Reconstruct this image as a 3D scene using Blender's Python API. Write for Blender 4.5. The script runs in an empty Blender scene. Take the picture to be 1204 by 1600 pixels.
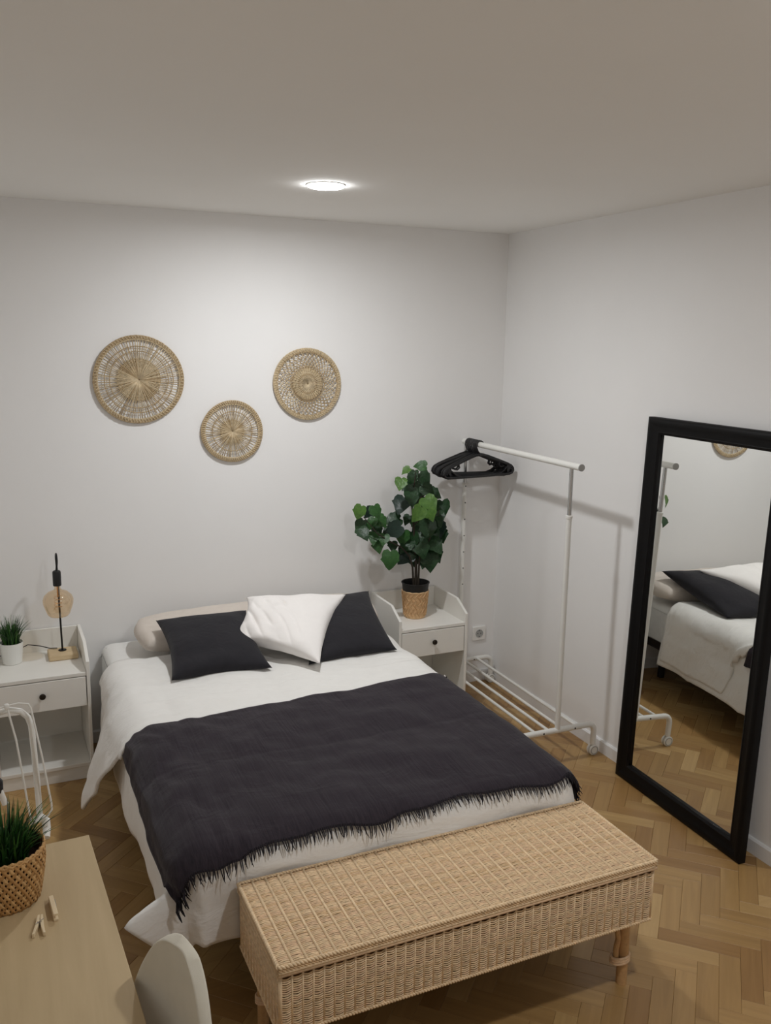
import bpy, math, random
import numpy as np
from mathutils import Vector, Matrix, noise

# ------------------------------------------------------------------ camera, world, lights, exposure
scene = bpy.context.scene
COL = scene.collection
F_PX, YAW, PITCH, ROLL = 1382.966, 0.4268, 0.1912, 0.0158
CAM = Vector((-2.5716, -4.1442, 1.9002))
H = 2.459
cy, sy, cp, sp = math.cos(YAW), math.sin(YAW), math.cos(PITCH), math.sin(PITCH)
fw = Vector((sy*cp, cy*cp, -sp)); r0 = Vector((cy, -sy, 0)); u0 = r0.cross(fw)
rt = r0*math.cos(ROLL) + u0*math.sin(ROLL); up = -r0*math.sin(ROLL) + u0*math.cos(ROLL)
cam_data = bpy.data.cameras.new('camera'); cam = bpy.data.objects.new('camera', cam_data); COL.objects.link(cam)
cam.matrix_world = Matrix(((rt.x, up.x, -fw.x, CAM.x), (rt.y, up.y, -fw.y, CAM.y), (rt.z, up.z, -fw.z, CAM.z), (0, 0, 0, 1)))
cam_data.sensor_fit = 'VERTICAL'; cam_data.sensor_height = 36.0; cam_data.lens = F_PX*36.0/1600.0
cam_data.clip_start = 0.02
scene.camera = cam
w = bpy.data.worlds.new('world'); scene.world = w; w.use_nodes = True
w.node_tree.nodes['Background'].inputs[0].default_value = (0.9, 0.95, 1, 1)
w.node_tree.nodes['Background'].inputs[1].default_value = 0.0
scene.view_settings.view_transform = 'Standard'; scene.view_settings.look = 'None'
scene.view_settings.gamma = 1; scene.view_settings.use_curve_mapping = False
scene.view_settings.exposure = 0.94
# recessed ceiling lights of the room: (x, y, radiance)
DOWNLIGHTS = [(-1.371, -0.929, 6.3), (-1.25, -3.15, 4.9)]     # x, y, watts
LIGHT_COLOR = (0.965, 0.985, 1.0)
scene.cycles.max_bounces = 10; scene.cycles.diffuse_bounces = 6
scene.cycles.transparent_max_bounces = 16
random.seed(7)
rng = random.Random(11)

# ------------------------------------------------------------------ helpers
class MB:
    def __init__(s): s.v = []; s.f = []; s.m = []
    def add(s, vs, fs, mi=0):
        n = len(s.v); s.v += [tuple(p) for p in vs]
        for f in fs: s.f.append(tuple(i+n for i in f)); s.m.append(mi)
        return s
    def box(s, x0, x1, y0, y1, z0, z1, mi=0, bev=0.0, M=None):
        if bev <= 0:
            vs = [(x, y, z) for z in (z0, z1) for y in (y0, y1) for x in (x0, x1)]
            fs = [(0,2,3,1), (4,5,7,6), (0,1,5,4), (2,6,7,3), (0,4,6,2), (1,3,7,5)]
        else:
            b = min(bev, (x1-x0)/2.01, (y1-y0)/2.01, (z1-z0)/2.01)
            vs = []; idx = {}
            for ix, x in enumerate((x0, x1)):
                for iy, y in enumerate((y0, y1)):
                    for iz, z in enumerate((z0, z1)):
                        sx, sy_, sz = (1 if ix == 0 else -1), (1 if iy == 0 else -1), (1 if iz == 0 else -1)
                        for a in range(3):
                            p = [x+sx*b, y+sy_*b, z+sz*b]; p[a] = (x, y, z)[a]
                            idx[ix, iy, iz, a] = len(vs); vs.append(tuple(p))
            fs = []
            for a in range(3):
                o1, o2 = [(1, 2), (2, 0), (0, 1)][a]
                for s_ in (0, 1):
                    q = []
                    for p1, p2 in ((0, 0), (1, 0), (1, 1), (0, 1)):
                        k = [0, 0, 0]; k[a] = s_; k[o1] = p1; k[o2] = p2
                        q.append(idx[k[0], k[1], k[2], a])
                    fs.append(tuple(q if s_ else q[::-1]))
            for a in range(3):
                o1, o2 = [(1, 2), (2, 0), (0, 1)][a]
                for s1 in (0, 1):
                    for s2 in (0, 1):
                        q = []
                        for (e, fa) in ((0, o1), (1, o1), (1, o2), (0, o2)):
                            k = [0, 0, 0]; k[a] = e; k[o1] = s1; k[o2] = s2
                            q.append(idx[k[0], k[1], k[2], fa])
                        fs.append(tuple(q if (s1 == s2) else q[::-1]))
            for ix in (0, 1):
                for iy in (0, 1):
                    for iz in (0, 1):
                        q = [idx[ix, iy, iz, a] for a in range(3)]
                        fs.append(tuple(q if (ix+iy+iz) % 2 else q[::-1]))
        if M is not None: vs = [M @ Vector(p) for p in vs]
        return s.add(vs, fs, mi)
    def tube(s, pts, r, n=10, closed=False, cap=True, mi=0, flat=1.0, ref=None):
        pts = [Vector(p) for p in pts]; N = len(pts)
        rs = r if isinstance(r, (list, tuple)) else [r]*N
        tang = []
        for i in range(N):
            a = pts[(i-1) % N] if (closed or i > 0) else pts[0]
            b = pts[(i+1) % N] if (closed or i < N-1) else pts[-1]
            tang.append((b-a).normalized())
        ref = Vector(ref) if ref else (Vector((0, 0, 1)) if abs(tang[0].z) < .9 else Vector((1, 0, 0)))
        nrm = (ref - tang[0]*ref.dot(tang[0])).normalized()
        vs = []
        for i in range(N):
            t = tang[i]; nrm = (nrm - t*nrm.dot(t)).normalized(); bn = t.cross(nrm)
            for k in range(n):
                a = 2*math.pi*k/n
                vs.append(pts[i] + (nrm*math.cos(a)*flat + bn*math.sin(a))*rs[i])
        fs = []
        for i in range(N if closed else N-1):
            j = (i+1) % N
            for k in range(n):
                k2 = (k+1) % n
                fs.append((i*n+k, i*n+k2, j*n+k2, j*n+k))
        if cap and not closed:
            fs.append(tuple(range(n))[::-1]); fs.append(tuple((N-1)*n+k for k in range(n)))
        return s.add(vs, fs, mi)
    def lathe(s, prof, c=(0, 0, 0), n=32, mi=0, axis=None, caps=(True, True)):
        vs = []; fs = []; c = Vector(c)
        A = Vector(axis).normalized() if axis else Vector((0, 0, 1))
        X = Vector((1, 0, 0)) if abs(A.x) < .9 else Vector((0, 1, 0))
        X = (X - A*X.dot(A)).normalized(); Y = A.cross(X)
        for r, z in prof:
            for k in range(n):
                a = 2*math.pi*k/n; vs.append(c + (X*math.cos(a)+Y*math.sin(a))*r + A*z)
        for i in range(len(prof)-1):
            for k in range(n):
                k2 = (k+1) % n; fs.append((i*n+k, i*n+k2, (i+1)*n+k2, (i+1)*n+k))
        if caps[0]: fs.append(tuple(range(n))[::-1])
        if caps[1]: fs.append(tuple((len(prof)-1)*n+k for k in range(n)))
        return s.add(vs, fs, mi)
    def prism(s, poly, x0, x1, mi=0, bev=0):   # poly in (y, z), extruded along x
        n = len(poly)
        vs = [(x0, y, z) for y, z in poly] + [(x1, y, z) for y, z in poly]
        fs = [tuple(range(n)), tuple(range(2*n-1, n-1, -1))] + [(i, i+n, (i+1) % n+n, (i+1) % n) for i in range(n)]
        return s.add(vs, fs, mi)
    def grid(s, nu, nv, fn, mi=0, closed_u=False):
        vs = [fn(i/(nu-1) if not closed_u else i/nu, j/(nv-1)) for j in range(nv) for i in range(nu)]
        fs = []
        for j in range(nv-1):
            for i in range(nu if closed_u else nu-1):
                i2 = (i+1) % nu
                fs.append((j*nu+i, j*nu+i2, (j+1)*nu+i2, (j+1)*nu+i))
        return s.add(vs, fs, mi)
    def mesh(s, name, mats, org=(0, 0, 0), smooth=True, angle=35):
        me = bpy.data.meshes.new(name)
        o = Vector(org)
        me.from_pydata([(p[0]-o.x, p[1]-o.y, p[2]-o.z) for p in s.v], [], s.f)
        for m in mats: me.materials.append(m)
        if len(mats) > 1: me.polygons.foreach_set('material_index', s.m)
        me.validate(); me.update()
        if smooth:
            me.polygons.foreach_set('use_smooth', [True]*len(me.polygons))
            if angle < 180: me.set_sharp_from_angle(angle=math.radians(angle))
        return me
    def build(s, name, mats, parent=None, org=None, smooth=True, angle=35, **props):
        if not isinstance(mats, (list, tuple)): mats = [mats]
        if org is None: org = root_loc(parent) if parent else (0, 0, 0)
        me = s.mesh(name, mats, org, smooth, angle)
        o = bpy.data.objects.new(name, me); COL.objects.link(o)
        if parent: o.parent = parent
        else: o.location = org
        for k, v in props.items(): o[k] = v
        return o

def root_loc(o):
    while o.parent: o = o.parent
    return Vector(o.get('_org', o.location))

def thing(name, label, cat, loc, group=None):
    o = bpy.data.objects.new(name, None); COL.objects.link(o); o.location = loc
    o.empty_display_size = .05
    o['label'] = label; o['category'] = cat
    if group: o['group'] = group
    return o

def tag(o, label, cat, group=None):
    o['label'] = label; o['category'] = cat
    if group: o['group'] = group
    return o

def copy_tree(o, parent=None):
    c = o.copy(); COL.objects.link(c)
    if parent: c.parent = parent
    for ch in list(o.children): copy_tree(ch, c)
    return c

def mod_bevel(o, wd=.002, seg=2):
    m = o.modifiers.new('bevel', 'BEVEL'); m.width = wd; m.segments = seg; m.limit_method = 'ANGLE'; m.angle_limit = math.radians(40)
    return o
def mod_solid(o, th, off=0):
    m = o.modifiers.new('solid', 'SOLIDIFY'); m.thickness = th; m.offset = off; return o
def mod_sub(o, l=1):
    m = o.modifiers.new('sub', 'SUBSURF'); m.levels = l; m.render_levels = l; return o

def smoothstep(a, b, x):
    t = max(0., min(1., (x-a)/(b-a))); return t*t*(3-2*t)
def lerp(a, b, t): return a+(b-a)*t
def arc(c, r, a0, a1, n, e1, e2):
    c = Vector(c); e1 = Vector(e1); e2 = Vector(e2)
    return [c + e1*r*math.cos(math.radians(lerp(a0, a1, i/n))) + e2*r*math.sin(math.radians(lerp(a0, a1, i/n))) for i in range(n+1)]

# ------------------------------------------------------------------ materials
def srgb(h):
    return tuple(((c/255)/12.92 if c/255 <= .04045 else ((c/255+.055)/1.055)**2.4) for c in h) + (1,)
class NT:
    def __init__(s, name):
        s.mat = bpy.data.materials.new(name); s.mat.use_nodes = True; s.nt = s.mat.node_tree
        s.b = s.nt.nodes['Principled BSDF']; s.out = s.nt.nodes['Material Output']
    def n(s, t, **kw):
        nd = s.nt.nodes.new(t)
        for k, v in kw.items():
            if k in nd.inputs.keys(): nd.inputs[k].default_value = v
            else: setattr(nd, k, v)
        return nd
    def l(s, a, b): s.nt.links.new(a, b)
    def coords(s, scale=(1, 1, 1), kind='Object', rot=(0, 0, 0), loc=None):
        tc = s.n('ShaderNodeTexCoord'); mp = s.n('ShaderNodeMapping')
        mp.inputs['Scale'].default_value = scale; mp.inputs['Rotation'].default_value = rot
        s.l(tc.outputs[kind], mp.inputs['Vector'])
        if loc is not None: s.l(loc, mp.inputs['Location'])
        return mp.outputs[0]
    def noise(s, vec, sc=5, det=3, rough=.5, dist=0):
        nd = s.n('ShaderNodeTexNoise'); nd.inputs['Scale'].default_value = sc; nd.inputs['Detail'].default_value = det
        nd.inputs['Roughness'].default_value = rough; nd.inputs['Distortion'].default_value = dist
        s.l(vec, nd.inputs['Vector']); return nd.outputs['Fac']
    def ramp(s, fac, stops):
        nd = s.n('ShaderNodeValToRGB'); el = nd.color_ramp.elements
        while len(el) > 1: el.remove(el[0])
        el[0].position = stops[0][0]; el[0].color = stops[0][1]
        for p, c in stops[1:]:
            e = el.new(p); e.color = c
        s.l(fac, nd.inputs[0]); return nd.outputs[0]
    def bump(s, h, st=.3, d=.002, nrm=None):
        nd = s.n('ShaderNodeBump'); nd.inputs['Strength'].default_value = st; nd.inputs['Distance'].default_value = d
        s.l(h, nd.inputs['Height'])
        if nrm is not None: s.l(nrm, nd.inputs['Normal'])
        return nd.outputs[0]

def mat_simple(name, rgb, rough=.5, metal=0, var=.04, vscale=12, bump=0, bscale=200, spec=.5, sheen=0, coat=0):
    m = NT(name); c = srgb(rgb)
    vec = m.coords()
    f = m.noise(vec, vscale, 4)
    dark = tuple(x*(1-var) for x in c[:3])+(1,); lite = tuple(min(1, x*(1+var)) for x in c[:3])+(1,)
    m.l(m.ramp(f, [(.3, dark), (.7, lite)]), m.b.inputs['Base Color'])
    m.b.inputs['Roughness'].default_value = rough; m.b.inputs['Metallic'].default_value = metal
    m.b.inputs['Specular IOR Level'].default_value = spec
    if sheen: m.b.inputs['Sheen Weight'].default_value = sheen
    if coat: m.b.inputs['Coat Weight'].default_value = coat
    if bump:
        m.l(m.bump(m.noise(vec, bscale, 2), bump, .001), m.b.inputs['Normal'])
    return m.mat

def mat_fabric(name, rgb, wrinkle=.3, weave=900, sheen=.1, var=.05, wr_scale=14, wr_vec=None):
    m = NT(name); c = srgb(rgb); vec = m.coords()
    f = m.noise(vec, 30, 4)
    m.l(m.ramp(f, [(.3, tuple(x*(1-var) for x in c[:3])+(1,)), (.7, tuple(min(1, x*(1+var)) for x in c[:3])+(1,))]), m.b.inputs['Base Color'])
    m.b.inputs['Roughness'].default_value = .95; m.b.inputs['Specular IOR Level'].default_value = .15
    m.b.inputs['Sheen Weight'].default_value = sheen
    b1 = m.bump(m.noise(m.coords(wr_vec) if wr_vec else vec, wr_scale, 4, .55, .8), wrinkle, .02)
    b2 = m.bump(m.noise(vec, weave, 1), .25, .0006, b1)
    m.l(b2, m.b.inputs['Normal']); return m.mat

def mat_wood(name, c1, c2, axis=0, rough=.45, grain=1.0, rand=False, coat=0.0, bump=.12, scale=1.0):
    m = NT(name); sc = [34*scale, 34*scale, 34*scale]; sc[axis] = 2.2*scale
    loc = None
    if rand:
        oi = m.n('ShaderNodeObjectInfo'); cx = m.n('ShaderNodeCombineXYZ'); mu = m.n('ShaderNodeMath', operation='MULTIPLY'); mu.inputs[1].default_value = 91.0
        m.l(oi.outputs['Random'], mu.inputs[0]); m.l(mu.outputs[0], cx.inputs[axis]); m.l(mu.outputs[0], cx.inputs[(axis+1) % 3]); loc = cx.outputs[0]
    vec = m.coords(tuple(sc), loc=loc)
    f = m.noise(vec, 1.0, 6, .62, .6)
    m.l(m.ramp(f, [(.25, srgb(c1)), (.75, srgb(c2))]), m.b.inputs['Base Color'])
    m.b.inputs['Roughness'].default_value = rough
    m.b.inputs['Coat Weight'].default_value = coat; m.b.inputs['Coat Roughness'].default_value = .25
    m.l(m.bump(f, bump, .0008), m.b.inputs['Normal']); return m.mat

M_WALL = mat_simple('wall_paint', (241, 240, 239), .85, var=.012, vscale=2.5, bump=.12, bscale=160, spec=.2)
M_CEIL = mat_simple('ceiling_paint', (246, 245, 242), .9, var=.01, vscale=2, spec=.1)
M_TRIM = mat_simple('trim_white', (236, 236, 236), .45, var=.01)
M_WHITE_LAM = mat_simple('white_laminate', (238, 236, 230), .42, var=.012, bump=.03, bscale=60)
M_WHITE_IN = mat_simple('white_laminate_inner', (228, 226, 220), .5, var=.012)
M_KNOB = mat_simple('dark_bronze', (58, 52, 46), .35, .8, var=.2)
M_WHITE_METAL = mat_simple('white_powder_coat', (232, 231, 226), .35, var=.01)
M_CHROME = mat_simple('chrome', (200, 200, 200), .18, 1.0, var=.02)
M_GREY_PLASTIC = mat_simple('grey_plastic', (170, 170, 168), .5)
M_BLACK_PLASTIC = mat_simple('black_plastic', (22, 22, 24), .42, var=.1)
M_BLACK_METAL = mat_simple('black_metal', (24, 23, 23), .4, .3, var=.1)
M_BLACK_WOOD = mat_simple('black_frame_paint', (8, 7, 8), .5, var=.12, vscale=40, bump=.05, bscale=80, spec=.2)
M_SHEET = mat_fabric('white_sheet', (236, 235, 232), .15, var=.01)
M_DUVET = mat_fabric('white_duvet_cotton', (234, 232, 228), .42, wr_scale=1, wr_vec=(4, 18, 12), var=.01)
M_CUSH_WHITE = mat_fabric('white_cushion_cotton', (246, 242, 239), .18, wr_scale=10, var=.01)
M_CUSH_BLACK = mat_fabric('charcoal_cushion_fabric', (42, 41, 45), .2, 500, .12)
M_PILLOW = mat_fabric('beige_pillow_cotton', (216, 206, 196), .25, wr_scale=10, var=.015)
M_CHAIR = mat_fabric('greige_chair_fabric', (205, 199, 184), .02, 700, .1, .02)
M_SOIL = mat_simple('black_soil', (18, 17, 16), .95, var=.4, vscale=120, bump=.6, bscale=180)
M_POT_BLACK = mat_simple('black_pot', (20, 20, 20), .5)
M_CERAMIC = mat_simple('white_ceramic', (236, 236, 232), .25, var=.01)
M_STEM = mat_simple('dark_stem', (46, 38, 28), .8, var=.2, vscale=60)
M_BLOCK = mat_wood('pale_block_wood', (196, 170, 132), (222, 200, 162), 0, .6)
M_PIN = mat_wood('clothespin_wood', (206, 184, 148), (232, 214, 180), 1, .6)
M_STEEL = mat_simple('spring_steel', (190, 190, 190), .25, 1)
M_DESK = mat_wood('pale_oak_desk', (172, 150, 113), (192, 169, 131), 1, .5, scale=.6, bump=.05)
M_MATTRESS = mat_fabric('mattress_ticking', (225, 224, 222), .1)
M_BEDBASE = mat_fabric('dark_bed_base', (52, 44, 40), .05)
M_SOCKET = mat_simple('white_socket_plastic', (240, 238, 234), .3, var=.005)
M_SOCKET_IN = mat_simple('socket_hole', (60, 58, 56), .5)
M_HOLE = mat_simple('dark_hole', (30, 28, 26), .7)
M_TAN_WRAP = None

def mat_blanket():
    m = NT('charcoal_gauze_blanket')
    tc = m.n('ShaderNodeTexCoord'); sep = m.n('ShaderNodeSeparateXYZ'); m.l(tc.outputs['Object'], sep.inputs[0])
    vA = m.coords((150, 7, 40)); vB = m.coords((6, 150, 60))
    a = m.noise(vA, 1, 3, .6, .5); b = m.noise(vB, 1, 3, .6, .5)
    mr = m.n('ShaderNodeMapRange'); mr.inputs['From Min'].default_value = -1.5; mr.inputs['From Max'].default_value = -1.85
    m.l(sep.outputs['Y'], mr.inputs['Value'])
    mx = m.n('ShaderNodeMix'); mx.data_type = 'FLOAT'
    m.l(mr.outputs[0], mx.inputs[0]); m.l(a, mx.inputs[2]); m.l(b, mx.inputs[3])
    f = mx.outputs[0]
    m.l(m.ramp(f, [(.3, srgb((41, 36, 42))), (.7, srgb((54, 48, 54)))]), m.b.inputs['Base Color'])
    m.b.inputs['Roughness'].default_value = .95; m.b.inputs['Specular IOR Level'].default_value = .1
    m.b.inputs['Sheen Weight'].default_value = .12
    v = m.coords((1, 1, 1))
    b1 = m.bump(m.noise(v, 9, 4, .5, 1.2), .25, .02)
    m.l(m.bump(f, .55, .004, b1), m.b.inputs['Normal'])
    return m.mat
M_BLANKET = mat_blanket()
M_FRINGE = mat_fabric('charcoal_fringe', (40, 37, 42), 0, 900, .05)

def mat_straw(name, rgb, var=.18):
    m = NT(name); c = srgb(rgb); vec = m.coords()
    f = m.noise(vec, 70, 5, .7)
    m.l(m.ramp(f, [(.25, tuple(x*(1-var*1.6) for x in c[:3])+(1,)), (.75, tuple(min(1, x*(1+var)) for x in c[:3])+(1,))]), m.b.inputs['Base Color'])
    m.b.inputs['Roughness'].default_value = .6; m.b.inputs['Specular IOR Level'].default_value = .35
    m.l(m.bump(m.noise(vec, 400, 2), .3, .001), m.b.inputs['Normal'])
    return m.mat
M_RATTAN = [mat_straw('rattan_light', (238, 210, 172)), mat_straw('rattan_mid', (226, 194, 152)), mat_straw('rattan_pink', (232, 200, 164))]
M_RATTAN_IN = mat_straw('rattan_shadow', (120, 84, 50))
M_CANE = mat_straw('cane_leg', (200, 160, 112), .12)
M_SEAGRASS = [mat_straw('seagrass', (204, 184, 150)), mat_straw('seagrass_dark', (184, 160, 124)), mat_straw('seagrass_pale', (216, 198, 166))]
M_BAMBOO = [mat_straw('bamboo_strip', (206, 164, 110)), mat_straw('bamboo_strip_dark', (180, 136, 84))]
M_BAMBOO_IN = mat_straw('bamboo_inner', (70, 40, 22))
M_WRAP = mat_straw('woven_pot_wrap', (220, 184, 140), .12); M_WRAP2 = mat_straw('woven_pot_wrap_dark', (208, 168, 122), .12)

def mat_leaf(name, c1, c2, rough=.38):
    m = NT(name); vec = m.coords((1, 1, 1))
    f = m.noise(vec, 3.5, 4, .6)
    m.l(m.ramp(f, [(.3, srgb(c1)), (.72, srgb(c2))]), m.b.inputs['Base Color'])
    m.b.inputs['Roughness'].default_value = rough
    m.b.inputs['Specular IOR Level'].default_value = .4
    m.l(m.bump(f, .3, .01), m.b.inputs['Normal']); return m.mat
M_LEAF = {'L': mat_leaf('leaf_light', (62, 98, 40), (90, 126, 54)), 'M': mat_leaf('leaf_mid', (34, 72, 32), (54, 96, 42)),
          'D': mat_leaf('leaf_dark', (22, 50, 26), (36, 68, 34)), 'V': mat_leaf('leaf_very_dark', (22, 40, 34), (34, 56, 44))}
M_GRASS = [mat_leaf('grass_blade', (24, 62, 22), (52, 100, 36), .5), mat_leaf('grass_blade_light', (60, 104, 44), (96, 140, 62), .5), mat_leaf('grass_blade_dark', (14, 38, 16), (30, 62, 26), .5)]

def mat_mirror():
    m = NT('mirror_glass'); m.b.inputs['Base Color'].default_value = (.86, .87, .85, 1)
    m.b.inputs['Metallic'].default_value = 1; m.b.inputs['Roughness'].default_value = 0.0
    return m.mat
M_MIRROR = mat_mirror()
def mat_emit(name, col, st):
    m = NT(name); m.b.inputs['Base Color'].default_value = (1, 1, 1, 1)
    m.b.inputs['Emission Color'].default_value = col+(1,); m.b.inputs['Emission Strength'].default_value = st
    return m.mat
def mat_thin_glass(name, col):
    m = NT(name); nt = m.nt; nt.nodes.remove(m.b)
    t = m.n('ShaderNodeBsdfTransparent'); t.inputs[0].default_value = col
    g = m.n('ShaderNodeBsdfGlossy'); g.inputs['Roughness'].default_value = .07; g.inputs[0].default_value = (1, .95, .88, 1)
    lw = m.n('ShaderNodeLayerWeight'); pw = m.n('ShaderNodeMath', operation='POWER'); pw.inputs[1].default_value = 4.0; m.l(lw.outputs['Facing'], pw.inputs[0])
    ad = m.n('ShaderNodeMath', operation='MULTIPLY_ADD'); ad.inputs[1].default_value = .7; ad.inputs[2].default_value = .10; m.l(pw.outputs[0], ad.inputs[0])
    mx = m.n('ShaderNodeMixShader'); m.l(ad.outputs[0], mx.inputs[0]); m.l(t.outputs[0], mx.inputs[1]); m.l(g.outputs[0], mx.inputs[2])
    m.l(mx.outputs[0], m.out.inputs[0]); return m.mat
M_AMBER = mat_thin_glass('amber_glass', (.94, .83, .68, 1))

# ------------------------------------------------------------------ room shell
XL, YF = -3.02, -4.7
def struct(name, mb, mats, **k):
    o = mb.build(name, mats, **k); o['kind'] = 'structure'; return o
struct('wall_back', MB().box(XL-.1, .1, 0, .1, 0, H), M_WALL, smooth=False)
struct('wall_right', MB().box(0, .1, YF-.1, 0, 0, H), M_WALL, smooth=False)
struct('wall_left', MB().box(XL-.1, XL, YF-.1, 0, 0, H), M_WALL, smooth=False)
struct('wall_front', MB().box(XL, 0, YF-.1, YF, 0, H), M_WALL, smooth=False)
def ring_plane(holes, z0, z1):
    return MB().box(XL-.1, .1, YF-.1, .1, z0, z1)
struct('ceiling', ring_plane(None, H, H+.1), M_CEIL, smooth=False)
BB = .062
def baseboard(name, poly, fn):
    struct(name, fn, M_TRIM, smooth=False)
def bb_profile(): return [(0, 0), (0, BB), (-.006, BB), (-.012, BB-.007), (-.012, 0)]
b = MB(); b.prism([(y, z) for y, z in bb_profile()], XL, 0); baseboard('baseboard_back', None, b)
def bb_x(x, sgn):
    b = MB(); pr = bb_profile(); n = len(pr)
    vs = [(x+sgn*y, YF, z) for y, z in pr] + [(x+sgn*y, -.012, z) for y, z in pr]
    b.add(vs, [tuple(range(n)), tuple(range(2*n-1, n-1, -1))]+[(i, i+n, (i+1) % n+n, (i+1) % n) for i in range(n)]); return b
baseboard('baseboard_right', None, bb_x(0, 1)); baseboard('baseboard_left', None, bb_x(XL, -1))

# ------------------------------------------------------------------ floor: herringbone parquet, blocks 63 x 252 mm
FLOORCOLS = [((150, 116, 70), (174, 138, 86)), ((158, 124, 76), (182, 146, 94)), ((144, 108, 63), (168, 130, 79)),
             ((164, 131, 82), (190, 155, 102)), ((138, 102, 57), (160, 122, 74)), ((176, 143, 94), (200, 166, 114))]
M_PLANKS = [mat_wood('parquet_oak_%d' % i, a, b_, 0, .42, rand=True, coat=.12, bump=.08) for i, (a, b_) in enumerate(FLOORCOLS)]
M_SUB = mat_simple('parquet_joint', (92, 66, 40), .9, var=.2)
floor = struct('floor', MB().box(XL-.1, .1, YF-.1, .1, -.06, -.0035), M_SUB, smooth=False)
PW, PL = .063, .252
def plank_mb():
    b = MB(); g = .00025; e = .0007; h = .0
    x0, x1, y0, y1 = -PL/2+g, PL/2-g, -PW/2+g, PW/2-g
    vs = [(x0, y0, -.0035), (x1, y0, -.0035), (x1, y1, -.0035), (x0, y1, -.0035),
          (x0, y0, h-e), (x1, y0, h-e), (x1, y1, h-e), (x0, y1, h-e),
          (x0+e, y0+e, h), (x1-e, y0+e, h), (x1-e, y1-e, h), (x0+e, y1-e, h)]
    fs = [(0,1,5,4), (1,2,6,5), (2,3,7,6), (3,0,4,7), (4,5,9,8), (5,6,10,9), (6,7,11,10), (7,4,8,11), (8,9,10,11)]
    return vs, fs
pv, pf = plank_mb()
plank_meshes = []
for mt in M_PLANKS:
    me = bpy.data.meshes.new('plank'); me.from_pydata(pv, [], pf); me.materials.append(mt); plank_meshes.append(me)
def project(P):
    d = Vector(P)-CAM; z = d.dot(fw)
    if z <= .05: return (-9999, -9999, z)
    return (602+F_PX*d.dot(rt)/z, 800-F_PX*d.dot(up)/z, z)
s2 = math.sqrt(2); U0, V0 = -2.274, 1.249
planks = []
for k in range(-90, 90):
    for mrow in range(-14, 15):
        for typ in (0, 1):
            if typ == 0: u, v = U0+k*PW+mrow*PL+PL/2, V0+k*PW-mrow*PL+PW/2; ang = math.pi/4
            else: u, v = U0+k*PW+mrow*PL+PW/2, V0+(k-7)*PW-mrow*PL+PL/2; ang = -math.pi/4
            x, y = (u+v)/s2, (u-v)/s2
            if XL-.11 < x < .11 and YF-.11 < y < .11:
                planks.append((x, y, ang))
# boards cut at the skirting are hidden in the wall thickness
def plank_rank(p):
    x, y, a = p
    q = project((x, y, 0))
    inframe = -40 < q[0] < 1244 and q[1] < 1700
    hidden = (-2.05 < x < -.95 and y > -2.0) or (x < -2.45 and y < -2.1) or (x > -.05) or y > -.04
    return (0 if (inframe and not hidden) else 1, q[2])
planks.sort(key=plank_rank)
n_ind = 0; rest = MB()
for (x, y, a) in planks:
    ci = rng.choices(range(6), [5, 5, 3, 3, 1.6, 1.2])[0]; dz = rng.uniform(-.0004, 0)
    flip = rng.choice((0, math.pi))
    if n_ind < 300:
        o = bpy.data.objects.new('plank', plank_meshes[ci]); COL.objects.link(o); o.parent = floor
        o.location = (x, y, dz); o.rotation_euler = (0, 0, a+flip); n_ind += 1
    else:
        M = Matrix.Translation((x, y, dz)) @ Matrix.Rotation(a, 4, 'Z')
        rest.add([M @ Vector(p) for p in pv], pf, ci)
o = rest.build('plank_field', M_PLANKS, parent=floor, smooth=False); o['kind'] = 'stuff'

# ------------------------------------------------------------------ ceiling lights
for i, (lx, ly, L) in enumerate(DOWNLIGHTS):
    ld = bpy.data.lights.new('led_panel_light', 'AREA'); ld.shape = 'DISK'; ld.size = .125; ld.energy = L; ld.color = LIGHT_COLOR; ld.spread = math.radians(176)
    lo = bpy.data.objects.new('led_panel_light', ld); COL.objects.link(lo); lo.location = (lx, ly, H-.013)
    t = thing('ceiling_light', ['round white recessed ceiling light glowing above the bed', 'round white recessed ceiling light near the room entrance'][i], 'ceiling light', (lx, ly, H))
    b = MB(); b.lathe([(.0665, -.001), (.0665, -.003), (.071, -.003), (.073, -.001), (.073, 0), (.0665, 0)], (lx, ly, H), 48, caps=(False, False))
    b.build('trim_ring', M_WHITE_METAL, t)
    b = MB(); b.lathe([(.0665, -.003), (.0655, -.007), (.060, -.0095), (.03, -.011), (.0005, -.0113)], (lx, ly, H), 48, caps=(False, True))
    b.build('diffuser', mat_emit('led_diffuser_%d' % i, LIGHT_COLOR, 40.0), t, smooth=False)

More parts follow.
